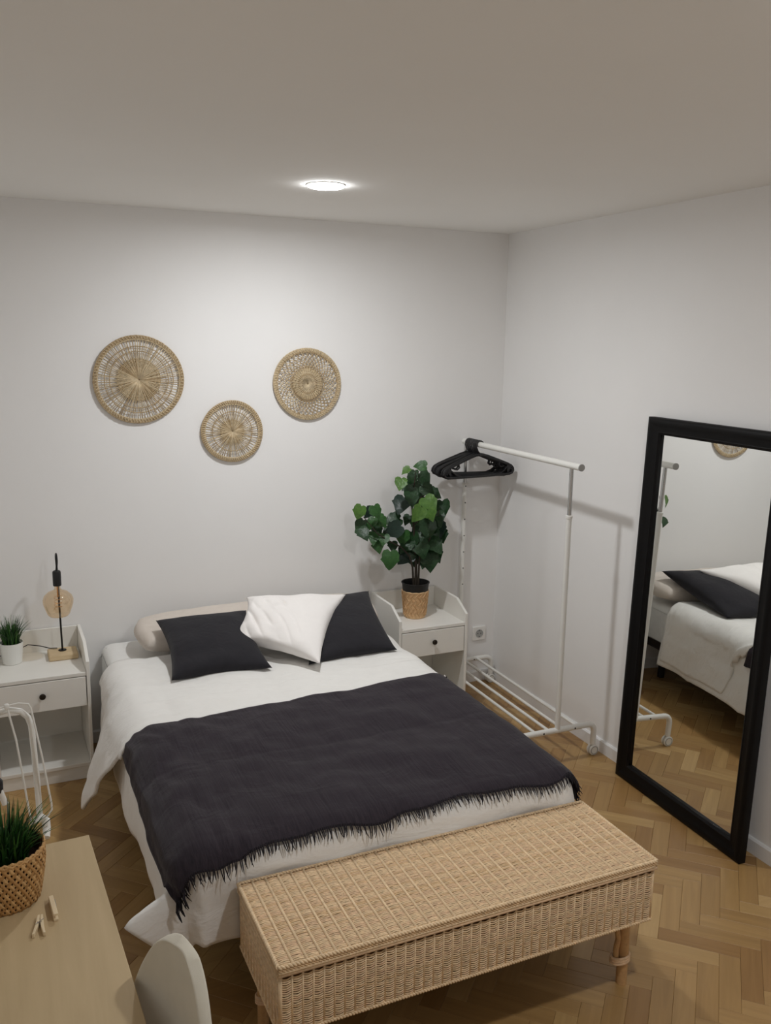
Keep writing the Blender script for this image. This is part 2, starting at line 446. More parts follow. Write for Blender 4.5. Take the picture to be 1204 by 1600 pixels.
# ------------------------------------------------------------------ bed
XC, HW, TL_, Z0 = -1.525, .630, 1.965, .500
RR = .055
def drape(s, t, off, flare=.10, fold=.012, phase=0., z0=Z0, lumps=.006):
    """flat cloth coordinates (s across from the bed's middle, t from the head wall) -> point on and over the mattress"""
    a = max(0, abs(s)-(HW-RR)); sg = 1 if s > 0 else -1
    bb = max(0, t-(TL_-RR))
    d = (a**4+bb**4)**.25; dd = math.hypot(a, bb)
    ex, ey = (sg*a/dd, -bb/dd) if dd > 1e-6 else (0, 0)
    bx = XC + max(-(HW-RR), min(HW-RR, s)); by = -min(t, TL_-RR)
    R = RR + off
    arcl = R*math.pi/2
    if d < arcl:
        th = d/R; out = R*math.sin(th); dn = R*(1-math.cos(th))
    else:
        h = d-arcl; foot = smoothstep(.5, .95, bb/(dd+1e-9))
        out = R + flare*h*(1-.85*foot); dn = R + h*.985
        fold_ = fold*(1-.8*foot*smoothstep(-.50, -.43, s))*(.45 if (s < 0 and a > bb) else 1)
        k = (t*6.5 if a > bb else s*9) + phase
        w_ = smoothstep(0, .25, h)
        out += fold_*w_*(math.sin(k)+.6*math.sin(2.3*k+1.3))
        if a > 0 and bb > 0 and sg < 0:
            ang = math.degrees(math.atan2(bb, a)); gb = math.exp(-((ang-13)/12)**2); out += .125*w_*gb - .018*w_*math.exp(-((ang-62)/16)**2); dn -= .60*h*gb
    x, y, z = bx+ex*out, by+ey*out, z0+off-dn
    nz = noise.noise(Vector((s*5, t*5, 3.1+phase)))*lumps + noise.noise(Vector((s*13, t*13, phase)))*lumps*.4
    if d < arcl: z += nz
    else: x += ex*nz; y += ey*nz
    return x, y, z
bed = thing('double_bed', 'double bed with white bedding between the two white bedside tables', 'bed', (XC, -1.0, 0))
b = MB(); b.box(-2.09, -.96, -1.88, -.04, .20, .27, bev=.01); b.build('bed_base', M_BEDBASE, bed)
for lx in (-1.88, -1.07):
    for ly in (-.16, -1.5):
        b = MB(); b.lathe([(.020, 0), (.020, .005), (.024, .20)], (lx, ly, 0), 16); b.build('leg', M_BLACK_PLASTIC, bed)
b = MB(); b.box(-2.145, -.905, -1.93, -.025, .27, .475, bev=.03); mt = b.build('mattress', M_MATTRESS, bed); mod_bevel(mt, .02, 3)
# fitted sheet on the mattress (head part that stays visible)
b = MB()
def sheet_fn(u, v):
    s = lerp(-.81, .81, u); t = lerp(.03, 1.0, v)
    x, y, z = drape(s, t, -.012, .0, .002, 2.0, lumps=.004); return (x, y, z)
b.grid(70, 50, sheet_fn); o = b.build('fitted_sheet', M_SHEET, bed, angle=180)
# duvet
def quilt(s, t):
    a = abs(math.sin(math.pi*(s+.05)/.43)); c_ = abs(math.sin(math.pi*(t-.2)/.43))
    return .016*(min(a, c_)**.45)
b = MB()
def duvet_fn(u, v):
    s = lerp(-.91, .98, u); t = lerp(.40, 2.215, v)
    left = smoothstep(-.6, -.85, s); foot = smoothstep(1.9, 2.2, t)
    x, y, z = drape(s, t, .018+quilt(s, t)*.8, .10, .013, .7, lumps=.012)
    return x, y, z
b.grid(150, 150, duvet_fn); dv = b.build('duvet', M_DUVET, bed, angle=180); mod_solid(dv, .018, 1)
# turned-back head end of the duvet, its left corner hanging out in a point
b = MB()
def flap_fn(u, v):
    s0 = lerp(-.8, .9, u)
    tend = 1.135-.05*u-.13*smoothstep(.60, .80, s0)
    t = lerp(.42, tend, v)
    dl = .15+.30*max(0, 1-abs(t-.90)/(.42 if t < .90 else .21))**1.1
    dr = .40-.10*smoothstep(tend-.05, tend, t)**3
    s = lerp(-HW+RR-dl, HW-RR+dr, u)
    x, y, z = drape(s, t, .035+.003*noise.noise(Vector((s*3, t*3, 7.7)))+quilt(s, t)*.7, .05, .004, .7, lumps=.012)
    if s < -HW:
        h = max(0, -HW+.02-s); k = h/.36
        fl_ = smoothstep(.0, 1.0, k)
        x -= .105*fl_*smoothstep(.55, .90, t)
        y -= .02*fl_
        x += .010*math.sin(t*38+s*4)*k
    return x, y, z
b.grid(130, 60, flap_fn); fl = b.build('turned_back_duvet_end', M_DUVET, bed, angle=180); mod_solid(fl, .012, 1)

# blanket: charcoal gauze throw with a fringe
throw = thing('throw_blanket', 'charcoal gauze throw blanket with fringe across the lower half of the bed', 'blanket', (XC, -1.5, .5))
def blanket_pt(u, v, extra=0.):
    sl = lerp(-.73, -.77, v)
    sr = lerp(.78, .78, v)
    s = lerp(sl, sr, u)
    tb = 1.135-.09*u; tf = 1.990-.01*u + .010*math.sin(u*17)+.005*math.sin(u*47)
    tf += .035*smoothstep(.10, .0, u) + .035*smoothstep(.3, .05, u)
    t = lerp(tb, tf, v) + extra
    cr_ = .0025*math.sin(s*70+noise.noise(Vector((s*6, t*6, 0)))*6)*smoothstep(-.2, -.6, s)
    x, y, z = drape(s, t, .018+quilt(s, t)*.4+.026+cr_, .10, .013, .7, lumps=.012)
    z += 0*math.sin(s*70+noise.noise(Vector((s*6, t*6, 0)))*6)*smoothstep(-.2, -.6, s)
    return Vector((x, y, z))
b = MB(); b.grid(170, 110, lambda u, v: blanket_pt(u, v)); bl = b.build('cloth', M_BLANKET, throw, angle=180); mod_solid(bl, .004, 1)
b = MB()
for i in range(230):
    u = (i+.5)/230 + rng.uniform(-.002, .002)
    p0 = blanket_pt(u, 1.0); p1 = blanket_pt(u, 1.0, .014); L = rng.uniform(.55, 1.15)
    dirv = (p1-p0).normalized(); side = Vector((rng.uniform(-.5, .5), 0, 0))
    ln = .030*L
    pts = [p0-dirv*.006, p0+dirv*ln*.4+side*ln*.25+Vector((0, -.001, .002)), p0+dirv*ln*.75+side*ln*.5+Vector((0, -.003, .0)), p0+dirv*ln+side*ln*.8+Vector((0, -.002, -.002))]
    b.tube(pts, [.0016, .0019, .0014, .0007], 4)
for u, ln in ((.004, .05), (.018, .04), (.05, .045)):
    p0 = blanket_pt(u, 1.0)
    b.tube([p0, p0+Vector((-.003, -.012, -ln*.4)), p0+Vector((.004, -.016, -ln*.8)), p0+Vector((.008, -.02, -ln))], [.003, .004, .003, .001], 5)
o = b.build('fringe', M_FRINGE, throw); o['kind'] = 'stuff'

# cushions and pillow
def cushion(name, label, cat, C, thick, mat, pinch=.05, lump=.01, seed=0, nu=44, bulge_pow=.42, creases=None):
    """C: four corners (bottom-left, bottom-right, top-right, top-left)"""
    C = [Vector(c) for c in C]
    cen = sum(C, Vector())/4
    N = ((C[1]-C[0]).cross(C[3]-C[0])).normalized()
    if N.z < 0: N = -N
    b = MB()
    def pt(u, v, sgn):
        a, c_ = u*2-1, v*2-1
        pu = 1-pinch*(1-c_*c_)*abs(a)**3*1.2; pv_ = 1-pinch*(1-a*a)*abs(c_)**3*1.2
        uu = (a*pu+1)/2; vv = (c_*pv_+1)/2
        P = C[0]*(1-uu)*(1-vv)+C[1]*uu*(1-vv)+C[2]*uu*vv+C[3]*(1-uu)*vv
        e = max(0, (1-a*a)*(1-c_*c_))
        h = thick*.5*(e**bulge_pow)
        h += lump*noise.noise(Vector((u*4+seed, v*4, seed*1.7)))*min(1, e*4)
        if creases: h += creases(u, v)*min(1, e*3)
        return P+N*h*sgn
    b.grid(nu, nu, lambda u, v: pt(u, v, 1)); b.grid(nu, nu, lambda u, v: pt(1-u, v, -1) )
    # stitch rims together by proximity
    me_o = b.build(name, mat, org=(cen.x, cen.y, cen.z), angle=180)
    import bmesh
    bm = bmesh.new(); bm.from_mesh(me_o.data); bmesh.ops.remove_doubles(bm, verts=bm.verts, dist=.0006); bm.to_mesh(me_o.data); bm.free()
    me_o.data.polygons.foreach_set('use_smooth', [True]*len(me_o.data.polygons))
    return tag(me_o, label, cat)
cushion('bed_pillow', 'long beige bed pillow lying against the wall behind the cushions', 'pillow',
        [(-1.985, -.37, .572), (-.885, -.37, .572), (-.885, -.085, .592), (-1.985, -.085, .592)], .165, M_PILLOW, -.05, .014, 3, 70, .27)
cushion('cushion', 'charcoal square cushion at the left, leaning on the beige pillow', 'cushion',
        [(-1.955, -.745, .55), (-1.545, -.775, .556), (-1.54, -.36, .685), (-1.94, -.33, .675)], .115, M_CUSH_BLACK, .10, .008, 5)
cushion('cushion', 'charcoal square cushion at the right, partly under the white cushion', 'cushion',
        [(-1.39, -.79, .552), (-.965, -.76, .552), (-.895, -.27, .685), (-1.30, -.30, .685)], .115, M_CUSH_BLACK, .10, .008, 9)
def cr(u, v):
    q = (u*1.25+v*.75)*5.2+.5*noise.noise(Vector((u*2, v*2, 5))); f = abs((q % 1)-.5)*2
    return -.024*(1-f)**3*smoothstep(.85, .25, u)*smoothstep(1.02, .5, v)*(.5+noise.noise(Vector((u*5, v*5, 1.3))))
cushion('cushion', 'white square cushion lying tilted across the two charcoal cushions', 'cushion',
        [(-1.655, -.565, .632), (-1.375, -.885, .588), (-1.062, -.385, .715), (-1.53, -.33, .735)], .14, M_CUSH_WHITE, .11, .012, 13, 100, .42, cr)

# ------------------------------------------------------------------ bedside tables (local x centred, back at y=0)
def make_nightstand(loc, label):
    t = thing('bedside_table', label, 'bedside table', loc, 'white bedside tables beside the bed')
    X, Y, Z = loc
    D = .36; hw = .194; th = .014
    side = [(0, 0), (-D, 0), (-D, .537), (-.255, .593), (0, .595)]
    side = [(y+Y, z+Z) for y, z in side]
    for sg in (-1, 1):
        b = MB(); x0, x1 = (X-hw, X-hw+th) if sg < 0 else (X+hw-th, X+hw)
        b.prism(side, x0, x1); mod_bevel(b.build('side_panel', M_WHITE_LAM, t), .0015)
    iw = hw-th-.0005
    def bx(name, *a, mat=M_WHITE_LAM, bv=.0015, parent=t):
        b = MB(); b.box(X+a[0], X+a[1], Y+a[2], Y+a[3], Z+a[4], Z+a[5]); return mod_bevel(b.build(name, mat, parent), bv)
    bx('back_panel', -iw, iw, -.012, -.001, .05, .593)
    bx('top', -iw, iw, -D+.004, -.0125, .474, .490)
    bx('shelf', -iw, iw, -D+.006, -.0125, .060, .076)
    bx('plinth', -iw, iw, -D+.012, -D+.026, .0, .0595)
    dr = bx('drawer', -iw+.003, iw-.003, -D+.003, -D+.018, .340, .470)
    b = MB(); b.box(X-iw+.01, X+iw-.01, Y-D+.0185, Y-.03, Z+.342, Z+.455); b.build('drawer_box', M_WHITE_IN, dr)
    b = MB(); b.lathe([(.004, 0), (.005, .010), (.0125, .013), (.0135, .018), (.011, .023), (.004, .0245)], (X, Y-D+.003, Z+.412), 20, axis=(0, -1, 0)); b.build('knob', M_KNOB, dr)
    return t
ns_r = make_nightstand((-.574, -.005, 0), 'white bedside table with one drawer, carrying the leafy plant, right of the bed')
ns_l = copy_tree(ns_r); ns_l.location = (-2.423, -.005, 0)
ns_l['label'] = 'white bedside table with one drawer, carrying the amber bulb lamp, left of the bed'

# ------------------------------------------------------------------ leafy plant on the right bedside table
px, py = -.590, -.175
plant = thing('potted_plant', 'artificial plant with ivy-shaped green leaves in a tan woven pot', 'plant', (px, py, .490))
b = MB(); b.lathe([(.050, 0), (.054, .003), (.060, .07), (.066, .135), (.067, .140)], (px, py, .490), 40); pot = b.build('pot', M_WRAP, plant)
b = MB(); k = 0
for i in range(20):     # woven strips round the pot
    for row in range(6):
        a0 = 2*math.pi*i/20 + row*.16; z0 = .012+row*.021
        r_ = lambda z: .0545+.0125*z/.14+.0012
        pts = []
        for q in range(4):
            f = q/3; a = a0+f*.27*(1 if row % 2 else -1); z = z0+f*.024
            pts.append((px+r_(z)*math.cos(a), py+r_(z)*math.sin(a), .490+z))
        b.tube(pts, .0042, 4, flat=.5, mi=(i+row) % 2)
b.tube([(px+.0675*math.cos(2*math.pi*i/36), py+.0675*math.sin(2*math.pi*i/36), .632+.0012*math.sin(i*2.1)) for i in range(36)], .0035, 6, closed=True)
o = b.build('woven_strips', [M_WRAP, M_WRAP2], pot); o['kind'] = 'stuff'
b = MB(); b.lathe([(.066, .142), (.070, .182), (.0735, .183), (.0735, .187), (.068, .187), (.064, .150), (.001, .150)], (px, py, .490), 40, caps=(False, True)); b.build('inner_pot', M_POT_BLACK, plant)
b = MB(); b.lathe([(.0635, .150), (.045, .156), (.02, .162), (.001, .163)], (px, py, .490), 24, caps=(False, True)); b.build('soil', M_SOIL, plant)
def crown_point(a, b_, y):      # crown layout grid (a across, b down, y depth) to room coordinates
    q = (1, a-625, b_-840, y+.175)
    return Vector((sum(m*n for m, n in zip((-0.6786604, 0.0036179, 0.0000702, 0.4768957), q)), y, sum(m*n for m, n in zip((0.9148712, -0.0002838, -0.0033525, -0.2482525), q))))
ROOM = Vector((-.46, -.84, .19)).normalized(); ACROSS = Vector((.91, -.41, 0)).normalized(); DOWN = Vector((-.08, -.17, -.98)).normalized()
base = Vector((px, py, .645))
def ppt(cx, cy_, dy=0): return crown_point(545+cx/6.4, 720+cy_/6.4, py+dy)
b = MB()
b.tube([base, base+Vector((.002, 0, .06)), ppt(665, 1000), ppt(650, 850), ppt(640, 640), ppt(620, 420, .01), ppt(650, 200, .01), ppt(660, 110)], [.009, .008, .0075, .006, .005, .004, .003, .002], 8)
b.tube([base+Vector((-.01, 0, 0)), ppt(630, 1060, -.01), ppt(600, 950, -.02), ppt(520, 860, -.02), ppt(400, 800, -.03), ppt(280, 720, -.03), ppt(150, 560, -.02)], [.006, .0055, .005, .004, .0035, .003, .002], 8)
b.tube([base+Vector((.01, -.01, 0)), ppt(700, 950, -.02), ppt(790, 800, -.03), ppt(860, 650, -.02), ppt(900, 480)], [.006, .005, .004, .003, .002], 8)
b.tube([ppt(640, 640), ppt(720, 560, -.04), ppt(780, 480, -.06)], [.004, .003, .002], 6)
b.tube([ppt(620, 420, .01), ppt(760, 330, .0), ppt(880, 380)], [.004, .003, .002], 6)
b.build('stem', M_STEM, plant)
half = [(0, -.02), (.15, -.16), (.37, -.10), (.50, .10), (.47, .28), (.50, .42), (.36, .60), (.20, .82), (0, 1.04)]
def leaf_mesh(seed, tone):
    r = random.Random(seed); b = MB(); vs = []; fs = []
    mid = [(0, -.02), (0, .22), (0, .5), (0, .8), (0, 1.04)]
    def P(x, y):
        x *= 1+r.uniform(-.08, .08); y2 = y+r.uniform(-.03, .03)
        z = .42*abs(x)**1.3*(1 if seed % 2 else .6) - .30*(y-.3)**2 + .03*r.uniform(-1, 1) - .25*max(0, abs(x)-.3)
        return (x, y2-.0, z)
    right = [P(x, y) for x, y in half[1:-1]]; left = [P(-x, y) for x, y in half[1:-1]]
    m_ = [P(0, y) for _, y in mid]
    vs = m_+right+left; nR = len(m_); nL = nR+len(right)
    # midrib idx 0..4 ; side idx 0..6
    conn = [(0, 0, 1), (0, 1, 1), (1, 1, 2), (1, 2, 2), (1, 3, 2), (2, 3, 4), (2, 4, 5), (3, 5, 6)]
    for off, flip in ((nR, False), (nL, True)):
        tr = [(0, off+0, off+1), (0, off+1, 1), (1, off+1, off+2), (1, off+2, off+3), (1, off+3, 2), (2, off+3, off+4), (2, off+4, off+5), (2, off+5, 3), (3, off+5, off+6), (3, off+6, 4)]
        for t_ in tr: fs.append(t_[::-1] if flip else t_)
    b.add(vs, fs); me = b.mesh('leaf', [M_LEAF[tone]], angle=180); return me
leafmesh = {t_: [leaf_mesh(s_, t_) for s_ in range(4)] for t_ in 'LMDV'}
LEAVES = [(700,65,120,'M',95),(560,115,95,'L',60),(510,245,125,'L',10),(640,130,100,'D',10),(755,165,150,'D',-50),(590,230,120,'D',0),(650,290,160,'D',-20),
 (515,440,190,'V',15),(620,380,150,'D',-10),(780,290,140,'D',-50),(850,320,140,'D',-60),(935,470,180,'D',-5),(800,430,180,'L',-30),(675,535,160,'L',30),(800,530,140,'L',-20),
 (110,520,135,'L',20),(200,520,120,'V',40),(275,515,130,'M',-20),(320,605,130,'M',-40),(225,625,120,'M',20),(110,640,125,'D',30),(150,725,140,'D',-30),
 (430,590,170,'D',70),(440,690,180,'V',60),(245,765,130,'M',0),(290,845,140,'M',-10),(345,780,115,'M',10),(405,985,180,'M',0),(530,765,150,'M',10),(430,850,115,'D',0),
 (700,740,190,'D',10),(780,680,190,'D',-10),(890,570,160,'D',-20),(900,680,170,'V',-10),(930,745,140,'D',-15),(560,945,210,'V',40),(640,900,160,'D',10),(720,880,180,'D',-10),
 (800,990,215,'D',-5),(860,850,180,'D',-30),(880,940,150,'D',-20),(620,800,180,'D',0),(800,800,180,'D',10),(700,960,160,'D',20),(560,850,150,'D',30),
 (700,420,140,'D',0),(600,320,140,'D',30),(720,230,130,'D',-40),(620,180,110,'D',20),(850,640,160,'D',0),(760,600,150,'D',10),(680,640,150,'M',-30),(580,580,110,'D',20),
 (640,1000,130,'D',-20),(740,1010,130,'D',10),(380,700,120,'D',40),(180,660,110,'D',0),(270,700,120,'D',20),(690,330,130,'D',0),(560,260,100,'D',40),(840,740,160,'D',-30)]
for i, (cx, cy_, sz, tone, ang) in enumerate(LEAVES):
    r = random.Random(100+i)
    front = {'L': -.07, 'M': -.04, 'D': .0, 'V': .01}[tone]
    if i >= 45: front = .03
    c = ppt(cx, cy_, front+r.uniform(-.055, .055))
    size = sz/6.4/314*1.02
    n_ = ROOM+Vector((r.uniform(-.5, .5), r.uniform(-.2, .2), r.uniform(-.1, .75))); n_.normalize()
    a = math.radians(ang); tip = (DOWN*math.cos(a)-ACROSS*math.sin(a)) - ROOM*r.uniform(-.5, .2)
    tip = (tip-n_*tip.dot(n_)).normalized(); xx = tip.cross(n_)
    M = Matrix(((xx.x, tip.x, n_.x, 0), (xx.y, tip.y, n_.y, 0), (xx.z, tip.z, n_.z, 0), (0, 0, 0, 1)))
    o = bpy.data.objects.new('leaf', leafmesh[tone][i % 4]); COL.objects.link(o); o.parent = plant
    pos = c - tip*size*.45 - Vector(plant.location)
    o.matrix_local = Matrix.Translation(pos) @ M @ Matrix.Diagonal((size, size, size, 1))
    if tone == 'L': o['label'] = 'bright green leaf'  # leaves given the lightest of the leaf greens

# ------------------------------------------------------------------ grass tufts
def grass(b, c, rad, h, n, spread, r, wd=.0035, mats=3):
    c = Vector(c)
    for i in range(n):
        a = r.uniform(0, 2*math.pi); q = rad*math.sqrt(r.random()); lean = r.uniform(.05, 1)**1.2*spread
        p = c+Vector((q*math.cos(a), q*math.sin(a), 0)); a2 = a+r.uniform(-.6, .6)
        d = Vector((math.cos(a2), math.sin(a2), 0)); L = h*r.uniform(.65, 1.05)
        side = Vector((-d.y, d.x, 0)); vs = []
        tw = r.uniform(-.8, .8); side = (side*math.cos(tw)+d*math.sin(tw))
        for k in range(5):
            f = k/4; pp = p+d*(lean*L*f**1.8)+Vector((0, 0, L*(f-.30*lean*f**2.2)))
            ww = wd*(1-f**1.6)*.5+.0002
            vs += [pp-side*ww, pp+side*ww]
        b.add(vs, [(2*k, 2*k+1, 2*k+3, 2*k+2) for k in range(4)], r.choice((0, 0, 1, 2)))
gp = (-2.526, -.125, .490)
pot2 = thing('grass_pot', 'small white pot of green artificial grass beside the amber bulb lamp', 'plant', gp)
b = MB(); b.lathe([(.037, 0), (.040, .003), (.045, .05), (.049, .092), (.049, .095), (.046, .095), (.044, .086), (.001, .086)], gp, 36, caps=(True, True)); b.build('pot', M_CERAMIC, pot2)
b = MB(); b.lathe([(.0405, .0865), (.001, .090)], gp, 20, caps=(False, True)); b.build('soil', M_SOIL, pot2)
b = MB(); grass(b, (gp[0], gp[1], gp[2]+.087), .033, .125, 220, .75, random.Random(4), .0042); o = b.build('grass_blades', M_GRASS, pot2, angle=180); o['kind'] = 'stuff'

# ------------------------------------------------------------------ amber bulb lamp
lx, ly, lz = -2.318, -.125, .490
lamp = thing('table_lamp', 'table lamp with large amber glass bulb hanging from a black rod on a wooden block', 'lamp', (lx, ly, lz))
b = MB(); b.box(lx-.062, lx+.062, ly-.055, ly+.055, lz, lz+.026); mod_bevel(b.build('base', M_BLOCK, lamp), .006, 3)
b = MB(); b.lathe([(.017, .026), (.017, .029), (.0155, .030), (.001, .030)], (lx, ly+.01, lz), 24, caps=(False, True)); b.build('rod_plate', M_BLACK_METAL, lamp)
rx, ry = lx, ly+.01
hk = [(rx, ry, lz+.028), (rx-.002, ry, lz+.2), (rx-.004, ry, lz+.40)]
hk += [Vector((rx-.006, ry-.028, lz+.448)) + Vector((0, .028*math.cos(math.radians(a)), .028*math.sin(math.radians(a)))) for a in range(0, 181, 20)]
hk += [(rx-.010, ry-.058, lz+.41)]
b = MB(); b.tube(hk, .0042, 10); b.build('rod', M_BLACK_METAL, lamp)
sx, sy_ = rx-.010, ry-.058
b = MB(); b.lathe([(.004, .412), (.015, .408), (.0175, .402), (.0175, .345), (.0165, .342), (.001, .342)], (sx, sy_, lz), 28, caps=(True, True)); b.build('lamp_socket', M_BLACK_PLASTIC, lamp)
b = MB(); b.lathe([(.012, .345), (.0125, .330), (.018, .322), (.040, .313), (.057, .297), (.0635, .280), (.0625, .262), (.055, .238), (.047, .216), (.040, .207), (.026, .204), (.001, .204)], (sx, sy_, lz), 40, caps=(False, True))
bulb = b.build('bulb', M_AMBER, lamp, angle=180)
b = MB(); b.tube([(sx, sy_, lz+.34), (sx, sy_, lz+.29)], .003, 8)
b.tube([Vector((sx+.016*math.cos(i*.5), sy_+.016*math.sin(i*.5), lz+.295-.0013*i)) for i in range(46)], .0008, 5)
b.build('filament', mat_simple('filament_gold', (214, 160, 90), .3, .8), bulb)
b = MB(); b.tube([(lx-.02, ly+.03, lz+.032), (lx-.05, ly+.045, lz+.030), (lx-.09, ly+.07, lz+.038), (lx-.14, ly+.085, lz+.045), (lx-.20, ly+.08, lz+.02), (lx-.27, ly+.085, lz+.004)], .0022, 8)
b.build('cable', M_BLACK_PLASTIC, lamp)

# ------------------------------------------------------------------ woven wall discs
def disc(label, cx, cz, R, rin, rings, nsp, kind, seed, group='woven wall discs above the bed'):
    t = thing('woven_wall_disc', label, 'wall decor', (cx, -.006, cz), group); r = random.Random(seed)
    def wob(a): return 1+.012*math.sin(2*a+seed)+.008*math.sin(3*a+seed*2)
    def P(a, q, y): q *= wob(a); return (cx+q*math.cos(a), -.010-y, cz+q*math.sin(a))
    b = MB(); q = .004; k = 0
    while q < rin:
        n = max(10, int(q*500)); ph = r.uniform(0, 6)
        b.tube([P(2*math.pi*i/n, q+.0005*math.sin(i*2.3+ph), .002+.0012*math.cos(i*math.pi)) for i in range(n)], .0030, 4, closed=True, mi=r.choice((0, 1, 1, 2)), ref=(0, 1, 0))
        q += .0056
    b.build('woven_centre', M_SEAGRASS, t, angle=180)['kind'] = 'stuff'
    b = MB()
    if kind == 'radial':
        for i in range(nsp):
            a = 2*math.pi*i/nsp+r.uniform(-.25, .25)*2*math.pi/nsp
            a2 = a+r.uniform(-.012, .012)
            b.tube([P(a, .004, .006), P(a, rin*.5, .0062), P(a, rin, .0055), P(a2, (rin+R)/2, .003), P(a2, R*.95, .003)], [.0012, .0016, .0019, .0019, .0017], 4, mi=r.choice((0, 1, 2)))
    else:
        nr = len(rings)-1
        for i in range(nsp):
            for sgn in (-1, 1):
                pts = []
                for j in range(nr*6+1):
                    f = j/6; kk = min(int(f), nr-1); q = lerp(rings[kk], rings[kk+1], f-kk)
                    off = sgn*(.5-.5*math.cos(2*math.pi*(f)))*.46*2*math.pi/nsp + sgn*.05*2*math.pi/nsp
                    sw = .035*f
                    pts.append(P(2*math.pi*(i+.5)/nsp+off+sw+(.5*2*math.pi/nsp)*kk*0, q, .003+.001*sgn))
                b.tube(pts, .0023, 4, mi=r.choice((0, 1, 2)))
        for i in range(36):
            a = 2*math.pi*i/36; b.tube([P(a, .004, .006), P(a+.05, rin, .006)], .0014, 4, mi=2)
    b.build('spokes', M_SEAGRASS, t, angle=180)['kind'] = 'stuff'
    for q in (rings if kind == 'radial' else rings[:1]):
        b = MB(); n = 72
        b.tube([P(2*math.pi*i/n, q+.0008*math.sin(i*1.7), .005+.0012*math.cos(i*math.pi)) for i in range(n)], .0021, 4, closed=True, mi=1, ref=(0, 1, 0)); b.build('ring', M_SEAGRASS, t, angle=180)
    b = MB(); q = R-.020 if kind != 'small' else R-.014
    while q <= R-.001:
        n = 110; ph = r.uniform(0, 6)
        b.tube([P(2*math.pi*i/n, q+.0007*math.sin(i*2.9+ph), .003+.0014*math.cos(i*math.pi+ph)) for i in range(n)], .0032, 5, closed=True, mi=r.choice((0, 1)), ref=(0, 1, 0))
        q += .0055
    for i in range(90):
        a = 2*math.pi*i/90
        b.tube([P(a, R-.022, .004), P(a+.02, R-.010, .0078), P(a+.035, R, .004)], .0016, 4, mi=2)
    b.build('rim', M_SEAGRASS, t, angle=180)['kind'] = 'stuff'
disc('largest round woven straw disc, leftmost on the wall', -1.924, 1.710, .200, .095, [.128, .150], 92, 'radial', 1)
disc('smallest round woven straw disc, lowest of the three on the wall', -1.499, 1.465, .149, .058, [.095], 66, 'radial', 2)
disc('medium round woven straw disc with oval holes, rightmost on the wall', -1.121, 1.687, .175, .082, [.084, .106, .130, .156], 38, 'oval', 3)

# ------------------------------------------------------------------ clothes rack
RK_ROT = .018
rkx, rkyf, rkyb = -.264, -1.013, -.050
rack = thing('clothes_rack', 'white metal clothes rack on castors along the right wall', 'clothes rack', (rkx, rkyf, 0))
rl = Vector((rkx, rkyf, 0))
def RK(x, y, z):     # local rack coords: x across, y along from the front pole
    c_, s_ = math.cos(RK_ROT), math.sin(RK_ROT)
    return (rkx+x*c_+y*s_, rkyf-x*s_+y*c_, z)
LN = .962
for k, yy in enumerate((0, LN)):
    b = MB(); b.tube([RK(0, yy, .155), RK(0, yy, 1.155)], .0125, 16)
    pole = b.build('pole', M_WHITE_METAL, rack)
    b = MB(); b.lathe([(.0125, 0), (.0155, .001), (.0155, .012), (.010, .014)], RK(0, yy, 1.148), 20); b.build('collar', M_WHITE_METAL, pole)
    if k == 1:
        for q in range(7):
            z = .60+q*.0905
            b = MB(); b.lathe([(.0034, 0), (.0034, .0012)], RK(0, yy-.0120, z), 8, axis=(0, -1, 0)); b.build('adjusting_hole', M_HOLE, pole)
    b = MB(); b.tube([RK(0, yy, 1.15), RK(0, yy, 1.375)], .0092, 14); b.build('extension_tube', M_CHROME, rack)
    zt, ex = .155, .205
    exl, rb = (.205, .035) if k == 0 else (.1145, .014)      # rear foot is short on the side of the bedside table
    pts = [RK(-exl, yy, .052)]+[RK(-exl+rb-rb*math.cos(a), yy, zt-rb+rb*math.sin(a)) for a in [math.radians(d) for d in range(0, 91, 15)]]
    pts += [RK(ex-.035+.035*math.sin(a), yy, zt-.035+.035*math.cos(a)) for a in [math.radians(d) for d in range(0, 91, 15)]]+[RK(ex, yy, .052)]
    b = MB(); b.tube(pts, .0135, 14)
    foot = b.build('base_frame', M_WHITE_METAL, rack)
    for q in (-.08, .09):
        b = MB(); b.lathe([(.004, 0), (.004, .001)], RK(q, yy-.0130, .155), 10, axis=(0, -1, 0)); b.build('bolt', M_HOLE, foot)
    for sg in (-1, 1):
        cx_, cy2, _ = RK(ex if sg > 0 else -exl+(.008 if k else 0), yy, 0)
        b = MB()
        for o_ in (-.015, .004): b.lathe([(.006, 0), (.0225, .0005), (.0255, .003), (.0255, .008), (.0225, .0105), (.006, .011)], (cx_, cy2+o_, .0258), 32, axis=(0, 1, 0))
        b.lathe([(.007, .03), (.0075, .058)], (cx_, cy2, 0), 12)
        ca = b.build('castor', M_WHITE_METAL, foot)
        b = MB()
        for q_ in range(1): b.lathe([(.0205, 0), (.0205, .0012), (.0165, .0012), (.0165, 0)], (cx_, cy2-.0148, .0258), 32, axis=(0, -1, 0), caps=(False, False))
        b.build('wheel_ring', M_GREY_PLASTIC, foot)
for xq in (-.120, -.048, .024, .105):
    b = MB(); b.tube([RK(xq, .0, .160), RK(xq, LN, .160)], .0075, 12); b.build('shelf_rod', M_WHITE_METAL, rack)
b = MB(); b.tube([RK(0, -.068, 1.381), RK(0, LN+.022, 1.381)], .0145, 18); bar = b.build('hanging_bar', M_WHITE_METAL, rack)
b = MB(); b.lathe([(.0146, 0), (.0155, .001), (.0155, .006), (.001, .0075)], RK(0, -.066, 1.381), 20, axis=(-math.sin(RK_ROT), -math.cos(RK_ROT), 0)); b.build('end_cap', M_GREY_PLASTIC, bar)

